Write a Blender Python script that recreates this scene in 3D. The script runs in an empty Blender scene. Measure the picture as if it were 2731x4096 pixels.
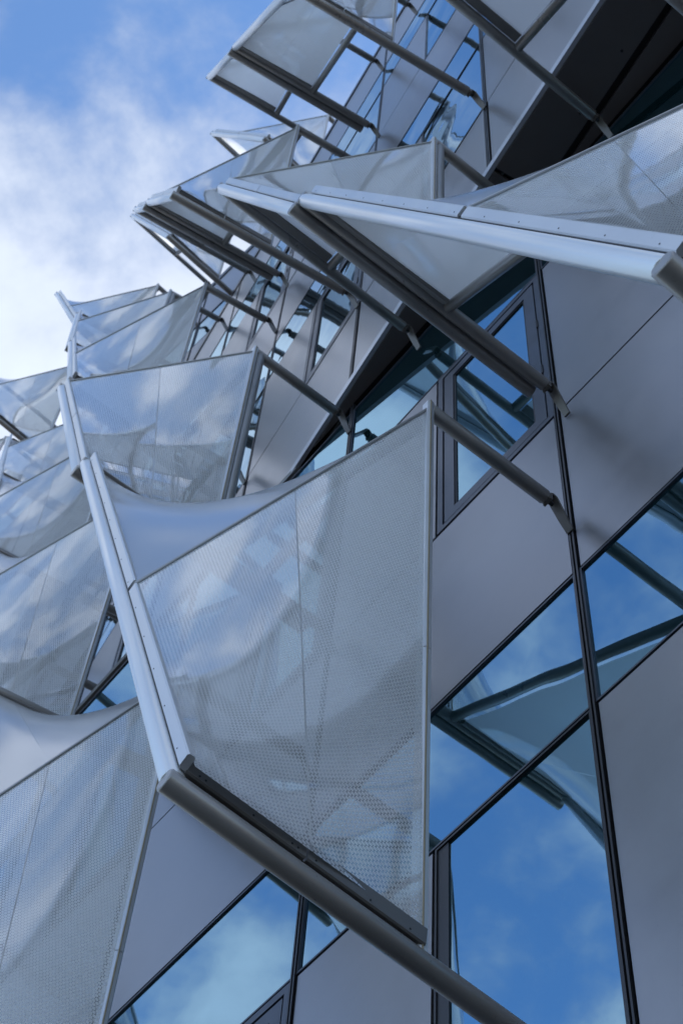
import bpy, math, random
from mathutils import Vector, Matrix
random.seed(7)
scene = bpy.context.scene
COL = scene.collection
R = math.radians

# ------------------------------------------------------------------ camera
PIT, ROLL = R(60.3), R(-5.93)
EYE = Vector((0, 0, 1.6))
fwd = Vector((0, math.cos(PIT), math.sin(PIT)))
upv = Vector((0, -math.sin(PIT), math.cos(PIT)))
rgt = Vector((1, 0, 0))
cx = rgt * math.cos(ROLL) - upv * math.sin(ROLL)
cy = rgt * math.sin(ROLL) + upv * math.cos(ROLL)
cam = bpy.data.cameras.new('camera')
cam.sensor_fit = 'VERTICAL'; cam.sensor_height = 36; cam.sensor_width = 24
cam.lens = 7000 / 4096 * 36
cam.clip_start = .05; cam.clip_end = 3000
cam.dof.use_dof = True; cam.dof.focus_distance = 6.8; cam.dof.aperture_fstop = 7.1
camo = bpy.data.objects.new('camera', cam); COL.objects.link(camo)
m = Matrix((cx, cy, -fwd)).transposed().to_4x4(); m.translation = EYE
camo.matrix_world = m
scene.camera = camo

# ------------------------------------------------------------------ sky, sun, exposure
SUN_EL, SUN_AZ = R(26), R(66)          # azimuth from +Y towards +X: behind the building
world = bpy.data.worlds.new('World'); scene.world = world; world.use_nodes = True
wt = world.node_tree; wt.nodes.clear()
def wn(t, **kw):
    n = wt.nodes.new(t)
    for k, v in kw.items(): setattr(n, k, v)
    return n
def wl(a, b): wt.links.new(a, b)
def wmath(op, a, b=None, clamp=False):
    n = wn('ShaderNodeMath', operation=op, use_clamp=clamp)
    for i, v in enumerate((a, b)):
        if v is None: continue
        if isinstance(v, (int, float)): n.inputs[i].default_value = v
        else: wl(v, n.inputs[i])
    return n.outputs[0]
wo = wn('ShaderNodeOutputWorld'); bg = wn('ShaderNodeBackground')
sky = wn('ShaderNodeTexSky', sky_type='NISHITA', sun_disc=False, sun_elevation=SUN_EL, sun_rotation=SUN_AZ,
         air_density=1.0, dust_density=.6, ozone_density=2.2, altitude=60)
tc = wn('ShaderNodeTexCoord'); sx = wn('ShaderNodeSeparateXYZ'); wl(tc.outputs['Generated'], sx.inputs[0])
zz = wmath('ADD', wmath('MAXIMUM', sx.outputs[2], 0.0), .22)
cxy = wn('ShaderNodeCombineXYZ')
wl(wmath('DIVIDE', sx.outputs[0], zz), cxy.inputs[0]); wl(wmath('DIVIDE', sx.outputs[1], zz), cxy.inputs[1])
mp = wn('ShaderNodeMapping'); wl(cxy.outputs[0], mp.inputs[0])
CLOUD_OFF = (4.97, 2.69, 0.0)
mp.inputs['Location'].default_value = CLOUD_OFF
mp.inputs['Rotation'].default_value = (0, 0, R(20))
def cloudnoise(scale, detail, rough, dist, z):
    n = wn('ShaderNodeTexNoise'); n.noise_dimensions = '3D'
    n.inputs['Scale'].default_value = scale; n.inputs['Detail'].default_value = detail
    n.inputs['Roughness'].default_value = rough; n.inputs['Distortion'].default_value = dist
    v = wn('ShaderNodeVectorMath', operation='ADD'); wl(mp.outputs[0], v.inputs[0]); v.inputs[1].default_value = (0, 0, z)
    wl(v.outputs[0], n.inputs['Vector']); return n.outputs['Fac']
big = cloudnoise(3.2, 2, .5, .0, 0); fine = cloudnoise(10.0, 10, .58, .12, 4.3)
den = wmath('ADD', wmath('MULTIPLY', big, .58), wmath('MULTIPLY', fine, .42))
mask = wn('ShaderNodeMapRange', interpolation_type='SMOOTHSTEP')
wl(den, mask.inputs[0]); mask.inputs[1].default_value = .415; mask.inputs[2].default_value = .585
mask.inputs[3].default_value = 0; mask.inputs[4].default_value = .93
shade = wn('ShaderNodeMapRange'); wl(den, shade.inputs[0])
shade.inputs[1].default_value = .44; shade.inputs[2].default_value = .66; shade.inputs[3].default_value = .64; shade.inputs[4].default_value = 1.0
cc = wn('ShaderNodeMix', data_type='RGBA', blend_type='MULTIPLY'); cc.inputs[0].default_value = 1
cc.inputs[6].default_value = (2.36, 2.6, 3.06, 1); wl(shade.outputs[0], cc.inputs[7])
skyb = wn('ShaderNodeMix', data_type='RGBA', blend_type='MULTIPLY'); skyb.inputs[0].default_value = 1
wl(sky.outputs[0], skyb.inputs[6]); skyb.inputs[7].default_value = (.66, .79, .91, 1)
mixc = wn('ShaderNodeMix', data_type='RGBA'); wl(mask.outputs[0], mixc.inputs[0])
wl(skyb.outputs[2], mixc.inputs[6]); wl(cc.outputs[2], mixc.inputs[7])
wl(mixc.outputs[2], bg.inputs[0]); bg.inputs[1].default_value = .10
wl(bg.outputs[0], wo.inputs[0])

sun = bpy.data.lights.new('sun', 'SUN'); sun.energy = 2.5; sun.angle = R(.5); sun.color = (1, .95, .87)
suno = bpy.data.objects.new('sun', sun); COL.objects.link(suno)
sd = Vector((math.sin(SUN_AZ) * math.cos(SUN_EL), math.cos(SUN_AZ) * math.cos(SUN_EL), math.sin(SUN_EL)))
suno.rotation_euler = sd.to_track_quat('Z', 'Y').to_euler(); suno.location = (0, 0, 60)

vs = scene.view_settings
vs.view_transform = 'Standard'; vs.look = 'None'; vs.gamma = 1; vs.exposure = 2.05; vs.use_curve_mapping = False
scene.render.engine = 'CYCLES'
scene.cycles.max_bounces = 10; scene.cycles.transparent_max_bounces = 24
scene.cycles.glossy_bounces = 6; scene.cycles.caustics_reflective = False; scene.cycles.caustics_refractive = False

# ------------------------------------------------------------------ materials
def mat(name):
    m = bpy.data.materials.new(name); m.use_nodes = True; m.node_tree.nodes.clear()
    return m, m.node_tree
class NT:
    def __init__(s, t): s.t = t
    def n(s, ty, **kw):
        n = s.t.nodes.new(ty)
        for k, v in kw.items(): setattr(n, k, v)
        return n
    def l(s, a, b): s.t.links.new(a, b)
    def math(s, op, a, b=None, clamp=False):
        n = s.n('ShaderNodeMath', operation=op, use_clamp=clamp)
        for i, v in enumerate((a, b)):
            if v is None: continue
            if isinstance(v, (int, float)): n.inputs[i].default_value = v
            else: s.l(v, n.inputs[i])
        return n.outputs[0]
    def noise(s, scale, detail=4, rough=.5, dist=0, co='Object'):
        tcn = s.n('ShaderNodeTexCoord'); g = s.n('ShaderNodeNewGeometry')
        n = s.n('ShaderNodeTexNoise'); n.inputs['Scale'].default_value = scale
        n.inputs['Detail'].default_value = detail; n.inputs['Roughness'].default_value = rough; n.inputs['Distortion'].default_value = dist
        s.l(g.outputs['Position'] if co == 'World' else tcn.outputs[co], n.inputs['Vector']); return n.outputs['Fac']
    def ramp(s, f, a, b, lo, hi):
        n = s.n('ShaderNodeMapRange'); s.l(f, n.inputs[0])
        for i, v in enumerate((a, b, lo, hi)): n.inputs[i + 1].default_value = v
        return n.outputs[0]

def metal_paint(name, col, metallic, rough, var=.06, spots=0, coat=0, rvar=.06, oil=0):
    m, t = mat(name); N = NT(t)
    o = N.n('ShaderNodeOutputMaterial'); p = N.n('ShaderNodeBsdfPrincipled')
    f = N.noise(3.0, 5, .6, .3, 'World'); oi = N.n('ShaderNodeObjectInfo')
    v = N.math('ADD', N.ramp(f, .3, .7, 1 - var, 1 + var), N.math('MULTIPLY', N.math('SUBTRACT', oi.outputs['Random'], .5), var))
    mx = N.n('ShaderNodeMix', data_type='RGBA', blend_type='MULTIPLY'); mx.inputs[0].default_value = 1
    mx.inputs[6].default_value = (*col, 1); N.l(v, mx.inputs[7])
    cout = mx.outputs[2]
    if spots:
        g = N.noise(38, 3, .6, 0, 'World'); g2 = N.noise(4.5, 3, .6, .2, 'World')
        sm = N.math('MULTIPLY', N.ramp(g, .66, .73, 0, 1), N.ramp(g2, .5, .66, 0, spots), True)
        sm.node.use_clamp = True
        m2 = N.n('ShaderNodeMix', data_type='RGBA'); N.l(sm, m2.inputs[0]); N.l(cout, m2.inputs[6]); m2.inputs[7].default_value = (.035, .03, .025, 1)
        cout = m2.outputs[2]
    N.l(cout, p.inputs['Base Color']); p.inputs['Metallic'].default_value = metallic
    N.l(N.ramp(f, .3, .7, rough - rvar, rough + rvar), p.inputs['Roughness'])
    p.inputs['Coat Weight'].default_value = coat; p.inputs['Coat Roughness'].default_value = .12
    b = N.n('ShaderNodeBump'); b.inputs['Strength'].default_value = .03; b.inputs['Distance'].default_value = .01
    N.l(N.noise(120, 2, .5, 0, 'World'), b.inputs['Height']); N.l(b.outputs[0], p.inputs['Normal'])
    if oil:
        b2 = N.n('ShaderNodeBump'); b2.inputs['Strength'].default_value = oil; b2.inputs['Distance'].default_value = .05
        N.l(N.noise(1.1, 2, .4, .3, 'World'), b2.inputs['Height']); N.l(b2.outputs[0], b.inputs['Normal'])
    N.l(p.outputs[0], o.inputs[0]); return m

M_TUBE = metal_paint('grey_painted_steel', (.33, .314, .302), .3, .32, .05, .8)
M_RAIL = metal_paint('silver_painted_steel', (.84, .85, .87), .35, .30, .012, 0, 0, .015)
M_CLAMP = metal_paint('clamp_aluminium', (.70, .71, .73), .40, .34, .04, .25)
M_ARMCLAMP = metal_paint('arm_clamp_aluminium', (.22, .206, .196), .3, .38, .06, 1.0)
M_TRIM = metal_paint('edge_trim', (.42, .42, .42), .4, .35, .04)
M_GASKET = metal_paint('tan_gasket', (.46, .38, .25), 0, .6, .08)
M_BLACK = metal_paint('black_gasket', (.012, .012, .014), 0, .5, .05)
M_MULL = metal_paint('dark_mullion', (.030, .030, .034), .3, .35, .05)
M_SASH = metal_paint('slate_window_frame', (.075, .085, .11), .35, .35, .04)
M_CLAD = metal_paint('silver_cladding', (.345, .34, .352), .66, .31, .045, .12, 0, .03, .12)
M_LIP = metal_paint('pale_edge_profile', (.55, .56, .60), .5, .35, .03)
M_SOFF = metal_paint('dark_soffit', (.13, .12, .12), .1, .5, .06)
M_CORE = metal_paint('dark_backing', (.02, .02, .022), 0, .8, .05)
M_BRACK = metal_paint('bracket_steel', (.16, .145, .13), .4, .42, .08, .6)
M_ROOF = metal_paint('roof_membrane', (.22, .22, .22), 0, .8, .1)

def glass_mirror(name, tint, dark, wav):
    m, t = mat(name); N = NT(t)
    o = N.n('ShaderNodeOutputMaterial')
    g = N.n('ShaderNodeBsdfGlossy'); g.inputs['Color'].default_value = (*tint, 1); g.inputs['Roughness'].default_value = .012
    d = N.n('ShaderNodeBsdfDiffuse'); d.inputs['Color'].default_value = (*dark, 1)
    mx = N.n('ShaderNodeMixShader')
    lw = N.n('ShaderNodeLayerWeight'); lw.inputs[0].default_value = .5
    N.l(N.ramp(N.math('POWER', lw.outputs['Facing'], 4.0), 0, 1, .72, .97), mx.inputs[0])
    b = N.n('ShaderNodeBump'); b.inputs['Strength'].default_value = wav; b.inputs['Distance'].default_value = .05
    N.l(N.noise(.9, 2, .4, .2, 'World'), b.inputs['Height']); N.l(b.outputs[0], g.inputs['Normal'])
    N.l(d.outputs[0], mx.inputs[1]); N.l(g.outputs[0], mx.inputs[2]); N.l(mx.outputs[0], o.inputs[0]); return m
M_GLASS = glass_mirror('reflective_window_glass', (.38, .60, .74), (.010, .045, .048), .05)
M_GLASS2 = glass_mirror('wavy_window_glass', (.56, .72, .82), (.012, .03, .035), .22)

def frit_glass(name, pitch, dots=True):
    m, t = mat(name); N = NT(t)
    o = N.n('ShaderNodeOutputMaterial')
    uv = N.n('ShaderNodeUVMap'); uv.uv_map = 'UVMap'
    sc = N.n('ShaderNodeVectorMath', operation='SCALE'); N.l(uv.outputs[0], sc.inputs[0]); sc.inputs['Scale'].default_value = 1 / pitch
    r = (1.7320508, 1.0, 1.0); h = (r[0] / 2, r[1] / 2, 0)
    def cell(off):
        a = N.n('ShaderNodeVectorMath', operation='ADD'); N.l(sc.outputs[0], a.inputs[0]); a.inputs[1].default_value = (off[0] + 346.41016, off[1] + 200, 0)
        b = N.n('ShaderNodeVectorMath', operation='MODULO'); N.l(a.outputs[0], b.inputs[0]); b.inputs[1].default_value = r
        c = N.n('ShaderNodeVectorMath', operation='SUBTRACT'); N.l(b.outputs[0], c.inputs[0]); c.inputs[1].default_value = h
        l = N.n('ShaderNodeVectorMath', operation='LENGTH'); N.l(c.outputs[0], l.inputs[0]); return l.outputs['Value']
    dmin = N.math('MINIMUM', cell((0, 0)), cell(h))
    dot = N.ramp(dmin, .45, .478, 1, 0)
    dif = N.n('ShaderNodeBsdfDiffuse'); dif.inputs[0].default_value = (.95, .955, .965, 1) if dots else (.84, .84, .85, 1)
    tra = N.n('ShaderNodeBsdfTranslucent'); tra.inputs[0].default_value = (.93, .94, .95, 1) if dots else (.92, .92, .92, 1)
    ds = N.n('ShaderNodeMixShader'); ds.inputs[0].default_value = .24 if dots else .62
    N.l(dif.outputs[0], ds.inputs[1]); N.l(tra.outputs[0], ds.inputs[2])
    clr = N.n('ShaderNodeBsdfTransparent'); clr.inputs[0].default_value = (.80, .86, .87, 1)
    body = N.n('ShaderNodeMixShader')
    if dots:
        N.l(dot, body.inputs[0])
    else:
        body.inputs[0].default_value = 1.0
    N.l(clr.outputs[0], body.inputs[1]); N.l(ds.outputs[0], body.inputs[2])
    gl = N.n('ShaderNodeBsdfGlossy'); gl.inputs[0].default_value = (.93, .95, 1, 1); gl.inputs['Roughness'].default_value = .045 if dots else .12
    b = N.n('ShaderNodeBump'); b.inputs['Strength'].default_value = .05; b.inputs['Distance'].default_value = .05
    N.l(N.noise(1.3, 3, .45, .2, 'World'), b.inputs['Height']); N.l(b.outputs[0], gl.inputs['Normal'])
    lw = N.n('ShaderNodeLayerWeight'); lw.inputs[0].default_value = .5
    mx = N.n('ShaderNodeMixShader'); N.l(N.ramp(N.math('POWER', lw.outputs['Facing'], 4.0), 0, 1, .145 if dots else .06, .82), mx.inputs[0])
    N.l(body.outputs[0], mx.inputs[1]); N.l(gl.outputs[0], mx.inputs[2]); N.l(mx.outputs[0], o.inputs[0]); return m
M_FRIT = frit_glass('dotted_sail_glass', .0225)
M_OPAL = frit_glass('opal_sail_glass', .0225, False)

# ------------------------------------------------------------------ geometry helpers
K = .36                                              # metres per layout unit
def wpt(x, y, z): return Vector((x * K, y * K, 1.6 + (z - 1.6) * K))
class Face:
    """a facade plane: s runs along it, z up, o outwards"""
    def __init__(self, az, dist):
        a = R(az); self.h = Vector((math.sin(a), math.cos(a), 0)); self.n = Vector((math.cos(a), -math.sin(a), 0)); self.D = dist
    def __call__(self, s, z, o=0):
        p = self.h * s + self.n * (self.D - o); return wpt(p.x, p.y, z)
FL = Face(-33.3, 10.0)
_t = FL.h * 17.40 + FL.n * 10
FU = Face(-25.0, 0); FU.D = _t.dot(FU.n); TIP_U = _t.dot(FU.h)
FW = Face(-39.0, 16.14)
GROUND = -2.84; WZ = (78.05, 81.05)

def thing(name, label, cat, loc, group=None):
    o = bpy.data.objects.new(name, None); COL.objects.link(o); o.location = loc; o.empty_display_size = .2
    o['label'] = label; o['category'] = cat
    if group: o['group'] = group
    return o
ORG = {}
def part(name, verts, faces, m, parent, smooth=False, uvs=None, kind=None, label=None):
    base = Vector((0, 0, 0)); p = parent
    while p is not None: base += p.location; p = p.parent
    me = bpy.data.meshes.new(name)
    me.from_pydata([tuple(v - base) for v in verts], [], faces); me.materials.append(m)
    if smooth is True:
        for f in me.polygons: f.use_smooth = True
    elif smooth:
        for f in me.polygons: f.use_smooth = f.index in smooth
    if uvs:
        ul = me.uv_layers.new(name='UVMap')
        for li, l in enumerate(me.loops): ul.data[li].uv = uvs[l.vertex_index]
    me.update()
    o = bpy.data.objects.new(name, me); COL.objects.link(o)
    if parent is not None: o.parent = parent
    if kind: o['kind'] = kind
    if label: o['label'] = label
    return o
def boxv(c8): return c8, [(0, 3, 2, 1), (4, 5, 6, 7), (0, 1, 5, 4), (1, 2, 6, 5), (2, 3, 7, 6), (3, 0, 4, 7)]
def fbox(F, s0, s1, z0, z1, o0, o1, name, m, parent, tilt=0, **kw):
    """box on a facade plane"""
    if s0 > s1: s0, s1 = s1, s0
    t = [random.uniform(-tilt, tilt) for _ in range(3)] + [0]
    c = [F(s0, z0, o0), F(s1, z0, o0), F(s1, z1, o0), F(s0, z1, o0), F(s0, z0, o1 + t[0]), F(s1, z0, o1 + t[1]), F(s1, z1, o1 + t[1] + t[2] - t[0]), F(s0, z1, o1 + t[2])]
    v, f = boxv(c); return part(name, v, f, m, parent, **kw)
class Bag:
    def __init__(s): s.v = []; s.f = []; s.sm = set()
    def add(s, v, f, smooth=()):
        b = len(s.v); fb = len(s.f); s.v += v; s.f += [tuple(i + b for i in q) for q in f]; s.sm |= {fb + i for i in smooth}
    def build(s, name, m, parent, **kw): return part(name, s.v, s.f, m, parent, smooth=s.sm or False, **kw)
def tubeg(p, q, r, n=22):
    d = (q - p).normalized(); a = d.orthogonal().normalized(); b = d.cross(a)
    bev = min(r * .14, (q - p).length * .2)
    rings = [(p, r - bev), (p + d * bev, r), (q - d * bev, r), (q, r - bev)]
    v = []; f = []
    for c, rr in rings:
        for i in range(n):
            t = 2 * math.pi * i / n; v.append(c + (a * math.cos(t) + b * math.sin(t)) * rr)
    for k in range(3):
        for i in range(n):
            j = (i + 1) % n; f.append((k * n + i, k * n + j, (k + 1) * n + j, (k + 1) * n + i))
    sm = list(range(len(f)))
    f.append(tuple(range(n))[::-1]); f.append(tuple(range(3 * n, 4 * n)))
    return v, f, sm
def tube(name, p, q, r, m, parent, **kw):
    v, f, sm = tubeg(p, q, r); return part(name, v, f, m, parent, smooth=set(sm), **kw)
def barg(p, q, x, y, w, t, ch=.2):
    """bar from p to q, width w along x, thickness t along y, chamfered edges"""
    c = min(w, t) * ch; hw, ht = w / 2, t / 2
    prof = [(-hw + c, -ht), (hw - c, -ht), (hw, -ht + c), (hw, ht - c), (hw - c, ht), (-hw + c, ht), (-hw, ht - c), (-hw, -ht + c)]
    v = [p + x * a + y * b for a, b in prof] + [q + x * a + y * b for a, b in prof]
    f = [(i, (i + 1) % 8, 8 + (i + 1) % 8, 8 + i) for i in range(8)] + [tuple(range(8))[::-1], tuple(range(8, 16))]
    return v, f
def bar(name, p, q, x, y, w, t, m, parent, **kw):
    v, f = barg(p, q, x, y, w, t); return part(name, v, f, m, parent, **kw)

# ------------------------------------------------------------------ ground
g = part('ground', [Vector((-600, -600, 0)), Vector((600, -600, 0)), Vector((600, 600, 0)), Vector((-600, 600, 0))], [(0, 1, 2, 3)],
         metal_paint('grey_paving', (.09, .083, .076), 0, .8, .12), None)
g['kind'] = 'structure'

# ------------------------------------------------------------------ building
bld = thing('office_building', 'tall silver clad building with strips of blue glass and a stepped dark overhang', 'building', FL(8.9, GROUND, 0))
def plan_prism(name, pts, z0, z1, m):
    lo = [wpt(p.x, p.y, z0) for p in pts]; hi = [wpt(p.x, p.y, z1) for p in pts]; n = len(pts)
    f = [tuple(range(n))[::-1], tuple(range(n, 2 * n))] + [(i, (i + 1) % n, n + (i + 1) % n, n + i) for i in range(n)]
    return part(name, lo + hi, f, m, bld)
def pl(F, s, o): return F.h * s + F.n * (F.D - o)
BK = .34                                             # backing depth behind the cladding
ZS = 38.62                                           # soffit height
tipb = Vector((0, 0, 0))
# cores behind the cladding (dark backing walls)
plan_prism('backing_wall', [pl(FL, -22, -BK), pl(FL, 40.3, -BK), pl(FL, 40.3, -30), pl(FL, -22, -30)], GROUND, ZS - .02, M_CORE)
plan_prism('backing_wall', [pl(FU, -22, -BK), pl(FU, 50, -BK), pl(FU, 50, -34), pl(FU, -22, -34)], ZS + .25, 70.9, M_CORE)
plan_prism('terrace', [pl(FL, 17.4, 0), pl(FL, 40.3, 0), pl(FL, 40.3, -30), pl(FL, 17.4, -30)], ZS - .02, ZS + .2, M_ROOF)
plan_prism('roof', [pl(FU, -22, -.5), pl(FU, 50, -.5), pl(FU, 50, -34), pl(FU, -22, -34)], 70.91, 71.0, M_ROOF)
plan_prism('backing_wall', [pl(FW, -6, -BK), pl(FW, 56, -BK), pl(FW, 56, -26), pl(FW, -6, -26)], 71.01, 85.6, M_CORE)

JL, JU = .034, .022; J = JL                           # half joint widths
def clad(F, s0, s1, z0, z1):
    if s1 - s0 < .2: return
    J = JU if F is FU else JL
    fbox(F, s0 + J, s1 - J, z0 + J, z1 - J, -.16, 0, 'cladding_panel', M_CLAD, bld, tilt=.006)
def pane_box(F, s0, s1, z0, z1, o, parent, gm, name='pane'):
    return fbox(F, s0, s1, z0, z1, o - .06, o, name, gm, parent, tilt=.004)
def glass_band(F, s0, s1, z0, z1, gm):
    thin = F is FU
    if s1 - s0 < .2: return
    b = Bag()
    w = .03 if thin else .038
    for a in ((s0, s1, z0, z0 + w), (s0, s1, z1 - w, z1), (s0, s0 + w, z0 + w, z1 - w), (s1 - w, s1, z0 + w, z1 - w)):
        v, f = boxv([F(a[0], a[2], -.2), F(a[1], a[2], -.2), F(a[1], a[3], -.2), F(a[0], a[3], -.2), F(a[0], a[2], .004), F(a[1], a[2], .004), F(a[1], a[3], .004), F(a[0], a[3], .004)])
        b.add(v, f)
    fr = b.build('strip_window', M_SASH, bld)
    pane_box(F, s0 + w, s1 - w, z0 + w, z1 - w, -.012 if thin else -.03, fr, gm)
def frame_bag(F, s0, s1, z0, z1, w, o0, o1):
    b = Bag()
    for a in ((s0, s1, z0, z0 + w), (s0, s1, z1 - w, z1), (s0, s0 + w, z0 + w, z1 - w), (s1 - w, s1, z0 + w, z1 - w)):
        v, f = boxv([F(a[0], a[2], o0), F(a[1], a[2], o0), F(a[1], a[3], o0), F(a[0], a[3], o0), F(a[0], a[2], o1), F(a[1], a[2], o1), F(a[1], a[3], o1), F(a[0], a[3], o1)])
        b.add(v, f)
    return b
def window(F, s0, s1, z0, z1, operable, gm):
    fr = frame_bag(F, s0, s1, z0, z1, .14 if operable else .038, -.24, .012).build('window', M_SASH if operable else M_MULL, bld)
    if operable:
        frame_bag(F, s0 + .14, s1 - .14, z0 + .14, z1 - .14, .045, -.24, -.03).build('gasket', M_BLACK, fr)
        frame_bag(F, s0 + .185, s1 - .185, z0 + .185, z1 - .185, .27, -.2, .002).build('sash', M_SASH, fr)
        frame_bag(F, s0 + .455, s1 - .455, z0 + .455, z1 - .455, .05, -.2, -.02).build('gasket', M_BLACK, fr)
        pane_box(F, s0 + .505, s1 - .505, z0 + .505, z1 - .505, -.045, fr, gm)
        for zz_ in (.3, .62):
            fbox(F, s0 + .13, s0 + .175, z0 + (z1 - z0) * zz_, z0 + (z1 - z0) * zz_ + .32, -.04, .03, 'hinge', M_BLACK, fr)
    else:
        pane_box(F, s0 + .038, s1 - .038, z0 + .038, z1 - .038, -.012 if F is FU else -.03, fr, gm)
        if F is FL: fbox(F, s1 - .26, s1 - .038, z0 + .04, z1 - .04, -.1, -.008, 'jamb', M_MULL, fr)
def mullion(F, s, z0, z1):
    b = Bag()
    for a0, a1, o in (((-.05, -.015, .02), (-.015, .015, -.02), (.015, .05, .02)) if F is FU else ((-.05, -.018, .03), (-.018, .018, -.02), (.018, .05, .03))):
        v, f = boxv([F(s + a0, z0, -.3), F(s + a1, z0, -.3), F(s + a1, z1, -.3), F(s + a0, z1, -.3), F(s + a0, z0, o), F(s + a1, z0, o), F(s + a1, z1, o), F(s + a0, z1, o)])
        b.add(v, f)
    b.build('mullion', M_MULL, bld)
def bay(F, s, pitch, z, zz4, ztop, operable, gm, smax=1e9, panel_lo=True):
    """one storey of one bay above mullion s: window half + panel half, strip window, panel band"""
    za, zb, zc, zd = zz4
    q = .052
    a, b = s + q, s + pitch - q
    mid = s + pitch / 2
    e = lambda x: min(x, smax); J = JU if F is FU else JL
    window(F, a, e(mid), za + J, zb - J, operable, gm)
    if smax > mid + .3: clad(F, mid + J, e(b), za, zb)
    glass_band(F, a, e(b), zb + J * .5, zc - J * .5, gm)
    if zd - zc > .3: clad(F, a, e(b), zc, zd)
# lower facade
PL = 6.28
for k in range(-4, 5):
    s = 8.92 + PL * k; smax = 1e9
    op1 = True
    if s - .1 < smax:
        mullion(FL, s, GROUND, ZS - .03)
    bay(FL, s, PL, 0, (28.4, 34.85, 38.28, 38.30), 0, True, M_GLASS, smax)
    bay(FL, s, PL, 0, (13.7, 20.0, 23.3, 28.4), 0, k in (1, -2), M_GLASS, smax)
    bay(FL, s, PL, 0, (-1.0, 5.3, 8.6, 13.7), 0, k % 2 == 0, M_GLASS, smax)
    clad(FL, s + .09, min(s + PL - .09, smax), GROUND, -1.0)
# upper facade
PU = 6.07
for k in range(-4, 6):
    s = 10.03 + PU * k
    mullion(FU, s, 39.06, 70.58)
    clad(FU, s + .09, s + PU - .09, 39.06, 43.6)
    bay(FU, s, PU, 0, (43.6, 49.6, 52.55, 57.4), 0, k % 2 == 1, M_GLASS2)
    bay(FU, s, PU, 0, (57.4, 63.25, 66.2, 70.58), 0, k % 3 == 2, M_GLASS2)
fbox(FU, -22, 50, 38.66, 39.0, -.07, .03, 'bottom_profile', M_LIP, bld)
fbox(FU, -22, 50, 70.62, 71.05, -.5, .04, 'parapet_cap', M_MULL, bld)
# top storeys, turned the other way and set back
for k in range(-3, 5):
    a = 20.6 + 6.02 * k; b = a + 6.02
    mullion(FW, a, 71.0, 85.3)
    clad(FW, a + .06, b - .06, 71.05, WZ[0]); glass_band(FW, a + .06, b - .06, WZ[0] + .02, WZ[1] - .02, M_GLASS2); clad(FW, a + .06, b - .06, WZ[1], 85.3)
fbox(FW, -6, 50, 85.34, 85.9, -.5, .05, 'parapet_cap', M_MULL, bld)

# soffit panels under the overhang
def planz(F, s, o, z): return wpt(*(F.h * s + F.n * (F.D - o)).xy, z)
def l_o(sU, oU):                                     # outward distance from the lower facade of a point in upper-plan coords
    p = FU.h * sU + FU.n * (FU.D - oU); return FL.D - p.dot(FL.n)
def inner_o(sU):                                     # o on the upper face where the lower facade meets the soffit
    lo, hi = -40.0, 0.3
    for _ in range(50):
        mid = (lo + hi) / 2
        if l_o(sU, mid) > .03: hi = mid
        else: lo = mid
    return hi
def soff(s0, s1, oa, ob, oc=None, zoff=0):
    """soffit panel between outer offset oa and inner (o, or 'L' for the lower facade)"""
    q = []
    for s_, o_ in ((s0, oa), (s1, oa), (s1, ob), (s0, ob if oc is None else oc)):
        if o_ == 'L': o_ = inner_o(s_) 
        q.append((s_, o_))
    if q[2][1] > oa - .02 and q[3][1] > oa - .02: return
    q[2] = (q[2][0], min(q[2][1], oa - .01)); q[3] = (q[3][0], min(q[3][1], oa - .01))
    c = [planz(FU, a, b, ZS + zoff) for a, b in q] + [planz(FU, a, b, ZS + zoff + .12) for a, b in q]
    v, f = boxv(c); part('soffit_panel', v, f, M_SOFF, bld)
EDGE = -1.18
cuts = [-22, -16, -10.5, -5.2, -.4, 4.6, 9.95, 13.3, 18.0]
for a, b in zip(cuts[:-1], cuts[1:]):
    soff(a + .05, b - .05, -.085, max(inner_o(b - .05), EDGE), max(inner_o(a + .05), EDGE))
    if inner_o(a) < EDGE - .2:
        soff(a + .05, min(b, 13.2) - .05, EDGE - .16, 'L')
for i in range(14):
    s = -6 + i * 1.55
    if s > 14.5: break
    c = planz(FU, s, -.95, ZS - .012)
    v, f, sm = tubeg(c, c + Vector((0, 0, .02)), .012, 10); part('screw', v, f, M_BLACK, bld)

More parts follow.
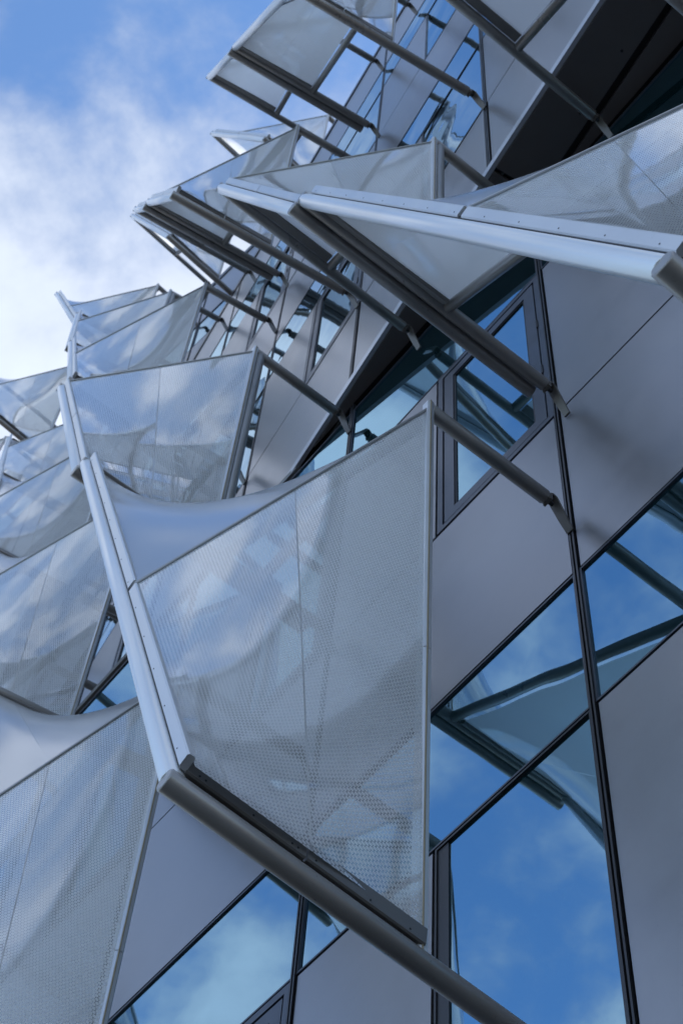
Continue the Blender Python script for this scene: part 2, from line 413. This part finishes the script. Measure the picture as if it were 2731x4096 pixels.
# ------------------------------------------------------------------ sails
RT = .122 * K
def patch(name, a, b, c, d, nu, nv, m, parent, uvf):
    """bilinear patch a-b (bottom), d-c (top)"""
    v = []; uv = []
    for j in range(nv + 1):
        for i in range(nu + 1):
            u, w = i / nu, j / nv
            v.append(a * ((1 - u) * (1 - w)) + b * (u * (1 - w)) + c * (u * w) + d * ((1 - u) * w)); uv.append(uvf(u, w))
    f = [(j * (nu + 1) + i, j * (nu + 1) + i + 1, (j + 1) * (nu + 1) + i + 1, (j + 1) * (nu + 1) + i) for j in range(nv) for i in range(nu)]
    return part(name, v, f, m, parent, smooth=True, uvs=uv)
def lerp(a, b, t): return a + (b - a) * t
def bracket(F, s, z, o_end, parent):
    """folded plate that ties a tube end back to the mullion"""
    line = [(o_end - .045, -.10, .085), (o_end - .06, .08, .085), (o_end - .11, .12, .085), (o_end - .17, .09, .085), (.16, -.27, .075), (.03, -.52, .06)]
    t = .022; v = []; f = []
    for i, (o_, z_, w_) in enumerate(line):
        a = line[max(i - 1, 0)]; b = line[min(i + 1, len(line) - 1)]
        dx, dz_ = b[0] - a[0], b[1] - a[1]; L_ = math.hypot(dx, dz_); nx, nz = -dz_ / L_ * t, dx / L_ * t
        v += [F(s - w_, z + z_ + nz, o_ + nx), F(s + w_, z + z_ + nz, o_ + nx), F(s + w_, z + z_ - nz, o_ - nx), F(s - w_, z + z_ - nz, o_ - nx)]
    for i in range(len(line) - 1):
        for c in range(4): f.append((i * 4 + c, i * 4 + (c + 1) % 4, i * 4 + 4 + (c + 1) % 4, i * 4 + 4 + c))
    f += [(0, 3, 2, 1), tuple(range(len(v) - 4, len(v)))]
    b = part('bracket', v, f, M_BRACK, parent)
    v, f, sm = tubeg(F(s, z - .05, o_end - .03), F(s, z - .05, o_end - .15), .04 * K, 10); part('bolt', v, f, M_BLACK, b, smooth=set(sm))
    # tube end plate
    v, f, sm = tubeg(F(s, z, o_end), F(s, z, o_end - .05), .10 * K, 18); part('end_plate', v, f, M_BRACK, b, smooth=set(sm))

def sail(F, s, z, ds, dz, ph, fr, label, O=5.6, M=2.8, start=True, trunc=False, drop=0, strut_o=.5, o2=None, m2=None, e2=None, near=False, endbr=True):
    A = F(s, z, 0)
    root = thing('sunshade_sail', label, 'sunshade', A, 'dotted glass sunshade sails along the facade')
    o, mm, mt = F(s, z, O), F(s, z - drop * (O - M) / O, M), F(s, z + ph, M)
    de = .25
    own = o2 is None
    if own:
        se, ze = s + ds - de, z + dz - .04
        o2, m2, e2 = F(se, ze, O), F(se, ze, M), F(se, ze, .5)
    r = lerp(o, o2, fr)
    out = -F.n
    # tubes
    arm_end = .5 if start else .56
    tube('arm', o + out * RT * .9, F(s, z - drop * (O - arm_end) / O, arm_end), RT, M_TUBE, root)
    if start: bracket(F, s, z - drop * (O - arm_end) / O, arm_end, root)
    rd = (o2 - o).normalized()
    tube('rail', o + rd * RT * .6, o2 - rd * .0, RT * .98, M_RAIL, root)
    tube('end_arm', o2 + out * RT * .9, e2, RT * .97, M_TUBE, root)
    if own and endbr: bracket(F, s + ds - de, z + dz - .04, .5, root)
    tube('strut', mt - F.n * -.03 * K, F(s, z + ph, strut_o), RT * .97, M_TUBE, root)
    if strut_o > 0: bracket(F, s, z + ph, .5, root)
    tube('side_tube', mt + F.n * .13 * K, m2 + F.n * .13 * K, RT * .86, M_TUBE, root)
    if trunc:
        tube('post', mm + F.n * .16 * K, mt + F.n * .16 * K, RT * .9, M_TRIM, root)
    # clamps
    def into(e, other): 
        d = other - e; return d
    t_r = Vector((0, 0, 1)); t_r = (t_r - rd * t_r.dot(rd)).normalized(); n_r = rd.cross(t_r).normalized()
    g0 = RT + .018 * K; cw = .21 * K; ct = .085 * K; cwr = .155 * K
    if n_r.dot(F.n) > 0: n_r = -n_r
    co = t_r * (g0 + cwr / 2)
    segs = [(.006, fr - .006), (fr + .004, .992)] if fr < .93 else [(.006, .5), (.505, .99)]
    for a, b in segs:
        bar('rail_clamp', lerp(o, o2, a) + co, lerp(o, o2, b) + co, t_r, n_r, cwr, ct, M_CLAMP, root)
    bar('rail_web', lerp(o, o2, .015) + t_r * RT, lerp(o, o2, .985) + t_r * RT, t_r, n_r, .1 * K, .03 * K, M_BLACK, root)
    if near:
        bb = Bag()
        nb = 13
        for i in range(nb):
            c = lerp(o, o2, .03 + .94 * i / (nb - 1)) + t_r * (g0 + cwr * .30)
            for sg in (-1, 1):
                v, f, sm = tubeg(c + n_r * sg * ct * .5, c + n_r * sg * (ct * .5 + .0015), .0032, 6); bb.add(v, f)
        bb.build('bolt_row', M_BLACK, root, kind='stuff')
    # arm clamp along the bottom edge
    ad = F.n; t_a = (Vector((0, 0, 1)) - F.h * .12).normalized(); n_a = ad.cross(t_a).normalized()
    if n_a.dot(F.h) > 0: n_a = -n_a
    mid = (O + M) / 2
    ca = t_a * (g0 + cw / 2) + n_a * .05 * K
    a0, a1, a2 = o + ad * RT * .3, lerp(o, mm, .5), mm
    bar('arm_clamp', a0 + ca, a1 + ca - ad * .004, t_a, n_a, cw, ct, M_ARMCLAMP, root)
    bar('arm_clamp', a1 + ca + ad * .004, a2 + ca, t_a, n_a, cw, ct, M_ARMCLAMP, root)
    bar('arm_web', a0 + t_a * RT, a2 + t_a * RT, t_a, n_a, .12 * K, .03 * K, M_BLACK, root)
    if near:
        bb = Bag()
        for i in range(8):
            c = lerp(a0, a2, (.05, .075, .27, .43, .455, .53, .76, .93)[i]) + t_a * (g0 + cw * .25) + n_a * .05 * K
            for sg in (-1, 1):
                v, f, sm = tubeg(c + n_a * sg * ct * .5, c + n_a * sg * (ct * .5 + .0015), .0042, 6); bb.add(v, f)
        bb.build('bolt_row', M_BLACK, root, kind='stuff')
    # post clamp (vertical edge profile) with tan gasket
    up = Vector((0, 0, 1)); t_p = -F.n
    pb, pt_ = mm + up * (g0 * .5), mt + up * .06
    half = lerp(mm, mt, .44)
    for a, b in ((pb, half), (half + up * .006, pt_)):
        c = bar('edge_profile', a, b, F.n, F.h, .12 * K, .17 * K, M_CLAMP, root)
    bar('gasket', pb - F.h * .088 * K - F.n * .02 * K, pt_ - F.h * .088 * K - F.n * .02 * K, F.n, F.h, .018 * K, .012 * K, M_GASKET, root)
    # panes: front panel in two halves
    ins = g0 + cw * .8; nn = n_a * .05 * K
    pa, pb_, pc, pd = o + t_r * (g0 + cwr * .7) + ad * .05 * K, mm + t_a * ins - F.n * .03 * K + nn, mt - F.n * .03 * K - up * .02 + nn * .5, r + t_r * (g0 + cwr * .85)
    Lb, Lt = (pb_ - pa).length, (pc - pd).length; Hl = (pd - pa).length; Hr = (pc - pb_).length
    def uvA(u, w): return (u * (Lb * (1 - w) + Lt * w), w * (Hl * (1 - u) + Hr * u) + 0)
    G = .0045
    bm, tm = lerp(pa, pb_, .5), lerp(pd, pc, .5)
    jb = (pb_ - pa).normalized() * G; jt = (pc - pd).normalized() * G
    patch('glass_pane', pa, bm - jb, tm - jt, pd, 10, 22, M_FRIT, root, lambda u, w: uvA(u * .5, w))
    patch('glass_pane', bm + jb, pb_, pc, tm + jt, 10, 22, M_FRIT, root, lambda u, w: uvA(.5 + u * .5, w))
    patch('joint_seal', bm - jb, bm + jb, tm + jt, tm - jt, 1, 22, M_OPAL, root, uvA)
    # seam trim along the top of the front panel
    sdv = (pc - pd).normalized(); upn = (tm - bm).normalized(); upn = (upn - sdv * upn.dot(sdv)).normalized(); sn = sdv.cross(upn)
    bar('seam_trim', pd - sdv * .01, pc, upn, sn, .045 * K, .06 * K, M_TRIM, root)
    # opal upper panel: ruled surface from seam to the end arm
    td = lerp(r, mt, .55) - lerp(o2, m2, .55); td = (td - ad * td.dot(ad)).normalized()
    ta = (mt - m2); n_e = ad.cross(td).normalized()
    ce = td * (g0 + cw / 2)
    bar('arm_clamp', o2 + ad * RT + ce, m2 + ce, td, n_e, cw, ct, M_ARMCLAMP, root)
    qa, qb = pd + upn * .03 * K, pc + upn * .03 * K
    qd, qc = o2 + td * ins * .9 + ad * .06 * K, m2 + td * ins * .9
    if fr >= .93: qd = lerp(qa, qd, .6)
    L1 = (qb - qa).length; H1 = ((qd - qa).length + (qc - qb).length) / 2
    def uvB(u, w): return (u * L1, w * H1)
    bm2, tm2 = lerp(qa, qb, .5), lerp(qd, qc, .5); j2 = (qb - qa).normalized() * G; j3 = (qc - qd).normalized() * G
    patch('opal_pane', qa, bm2 - j2, tm2 - j3, qd, 14, 14, M_OPAL, root, uvB)
    patch('opal_pane', bm2 + j2, qb, qc, tm2 + j3, 14, 14, M_OPAL, root, uvB)
    patch('joint_seal', bm2 - j2, bm2 + j2, tm2 + j3, tm2 - j3, 1, 14, M_OPAL, root, uvB)
    return root

# lower facade, first row
D0 = dict(drop=.5, ds=PL, dz=14.75, ph=11.15, fr=.405)
sail(FL, 2.64, 13.75, label='large glass sail with a long bright rail sloping in from the right edge', near=True, endbr=True, **D0)
sail(FL, 8.92, 13.75, label='large dotted glass sail with bright corner joint in the middle of the picture', near=True, **D0)
UO = dict(O=5.4, M=2.7)
SU = [10.03 + PU * k for k in range(-2, 6)]          # index 2 -> 10.03+0? (k=-2..5)
def su(k): return 10.03 + PU * k
sail(FL, 15.2, 13.75, label='dotted glass sail cut by the lower left corner of the picture', near=True, drop=.5, ds=PL, dz=14.75, ph=11.15, fr=.405,
     o2=FU(su(2) - .25, 30.0, 5.4), m2=FU(su(2) - .25, 30.0, 2.7), e2=FU(su(2) - .25, 30.0, .5))
# lower facade, second row (cut short by the overhang)
D1 = dict(ds=4.05, dz=9.6, ph=9.15, fr=.975, start=False, trunc=True, endbr=True)
sail(FL, 2.64, 28.5, label='glass sail under the dark overhang beyond the upper right edge', **D1)
sail(FL, 8.92, 28.5, label='glass sail with a pale peaked top edge just below the dark overhang', **D1)
sail(FL, 15.2, 28.5, label='glass sail mirroring other sails, left of centre above the largest sail', **D1)
# upper facade plane
pos_names = {-1: 'at the upper right edge', 0: 'at the top of the picture', 1: 'upper middle', 2: 'left', 3: 'far left', 4: 'beyond the left edge'}
def us(k, z, full, label, start):
    if full: sail(FU, su(k), z, PU, 13.65, 10.2, .48, label, start=start, **UO)
    else: sail(FU, su(k), z, {3: 3.2, 4: 4.5}.get(k, 3.95), {3: 8.9, 4: 10.2}.get(k, 8.7), 8.6, .62, label, start=False, trunc=True, **UO)
us(2, 30.0, True, 'dotted glass sail at the left, directly behind the long bright diagonal rail', True)
us(3, 30.0, True, 'dotted glass sail at the left edge, above the lowest left sail', True)
LF = {-1: 'glass sail attached above the dark overhang, beyond the top right corner',
      0: 'glass sail cut by the top edge, its long brown arm ending on silver wall',
      1: 'tall pointed glass sail reflecting white cloud above a row of brown parallel arms',
      2: 'glass sail reflecting blue sky and cloud, just above the left of centre sail',
      3: 'cloud reflecting glass sail at the left edge, middle of the stacked sails there',
      4: 'glass sail beyond the left edge behind the stacked sails'}
LT = {-1: 'high glass sail beyond the top edge at the right', 0: 'high pale sail near the top edge, its square panel seen from below',
      1: 'narrow glass sail just behind the tall pointed cloud reflecting sail',
      2: 'glass sail with curled rail tip, second from the top of the left stack',
      3: 'glass sail at the left edge, second from the top of the sails there', 4: 'high glass sail beyond the left edge'}
for k in range(-1, 5):
    us(k, 43.8, True, LF[k], True); us(k, 57.45, False, LT[k], False)
# top storey, turned the other way
LW = {-1: 'small far glass sail beyond the top edge', 0: 'small far sail with a level bright rail against the sky near the top', 1: 'small far sail with two thin brown arms pointing left into the sky',
      2: 'small far sail ending in a curved horn against the sky at left', 3: 'far pale sail highest at the left edge against the sky', 4: 'far glass sail beyond the left edge under the sky'}
for k in range(0, 5):
    sail(FW, 20.6 + 6.02 * k, 71.5, 5.79, 13.4, 9.75, .5, LW[k], O=5.48, M=2.74, start=True)
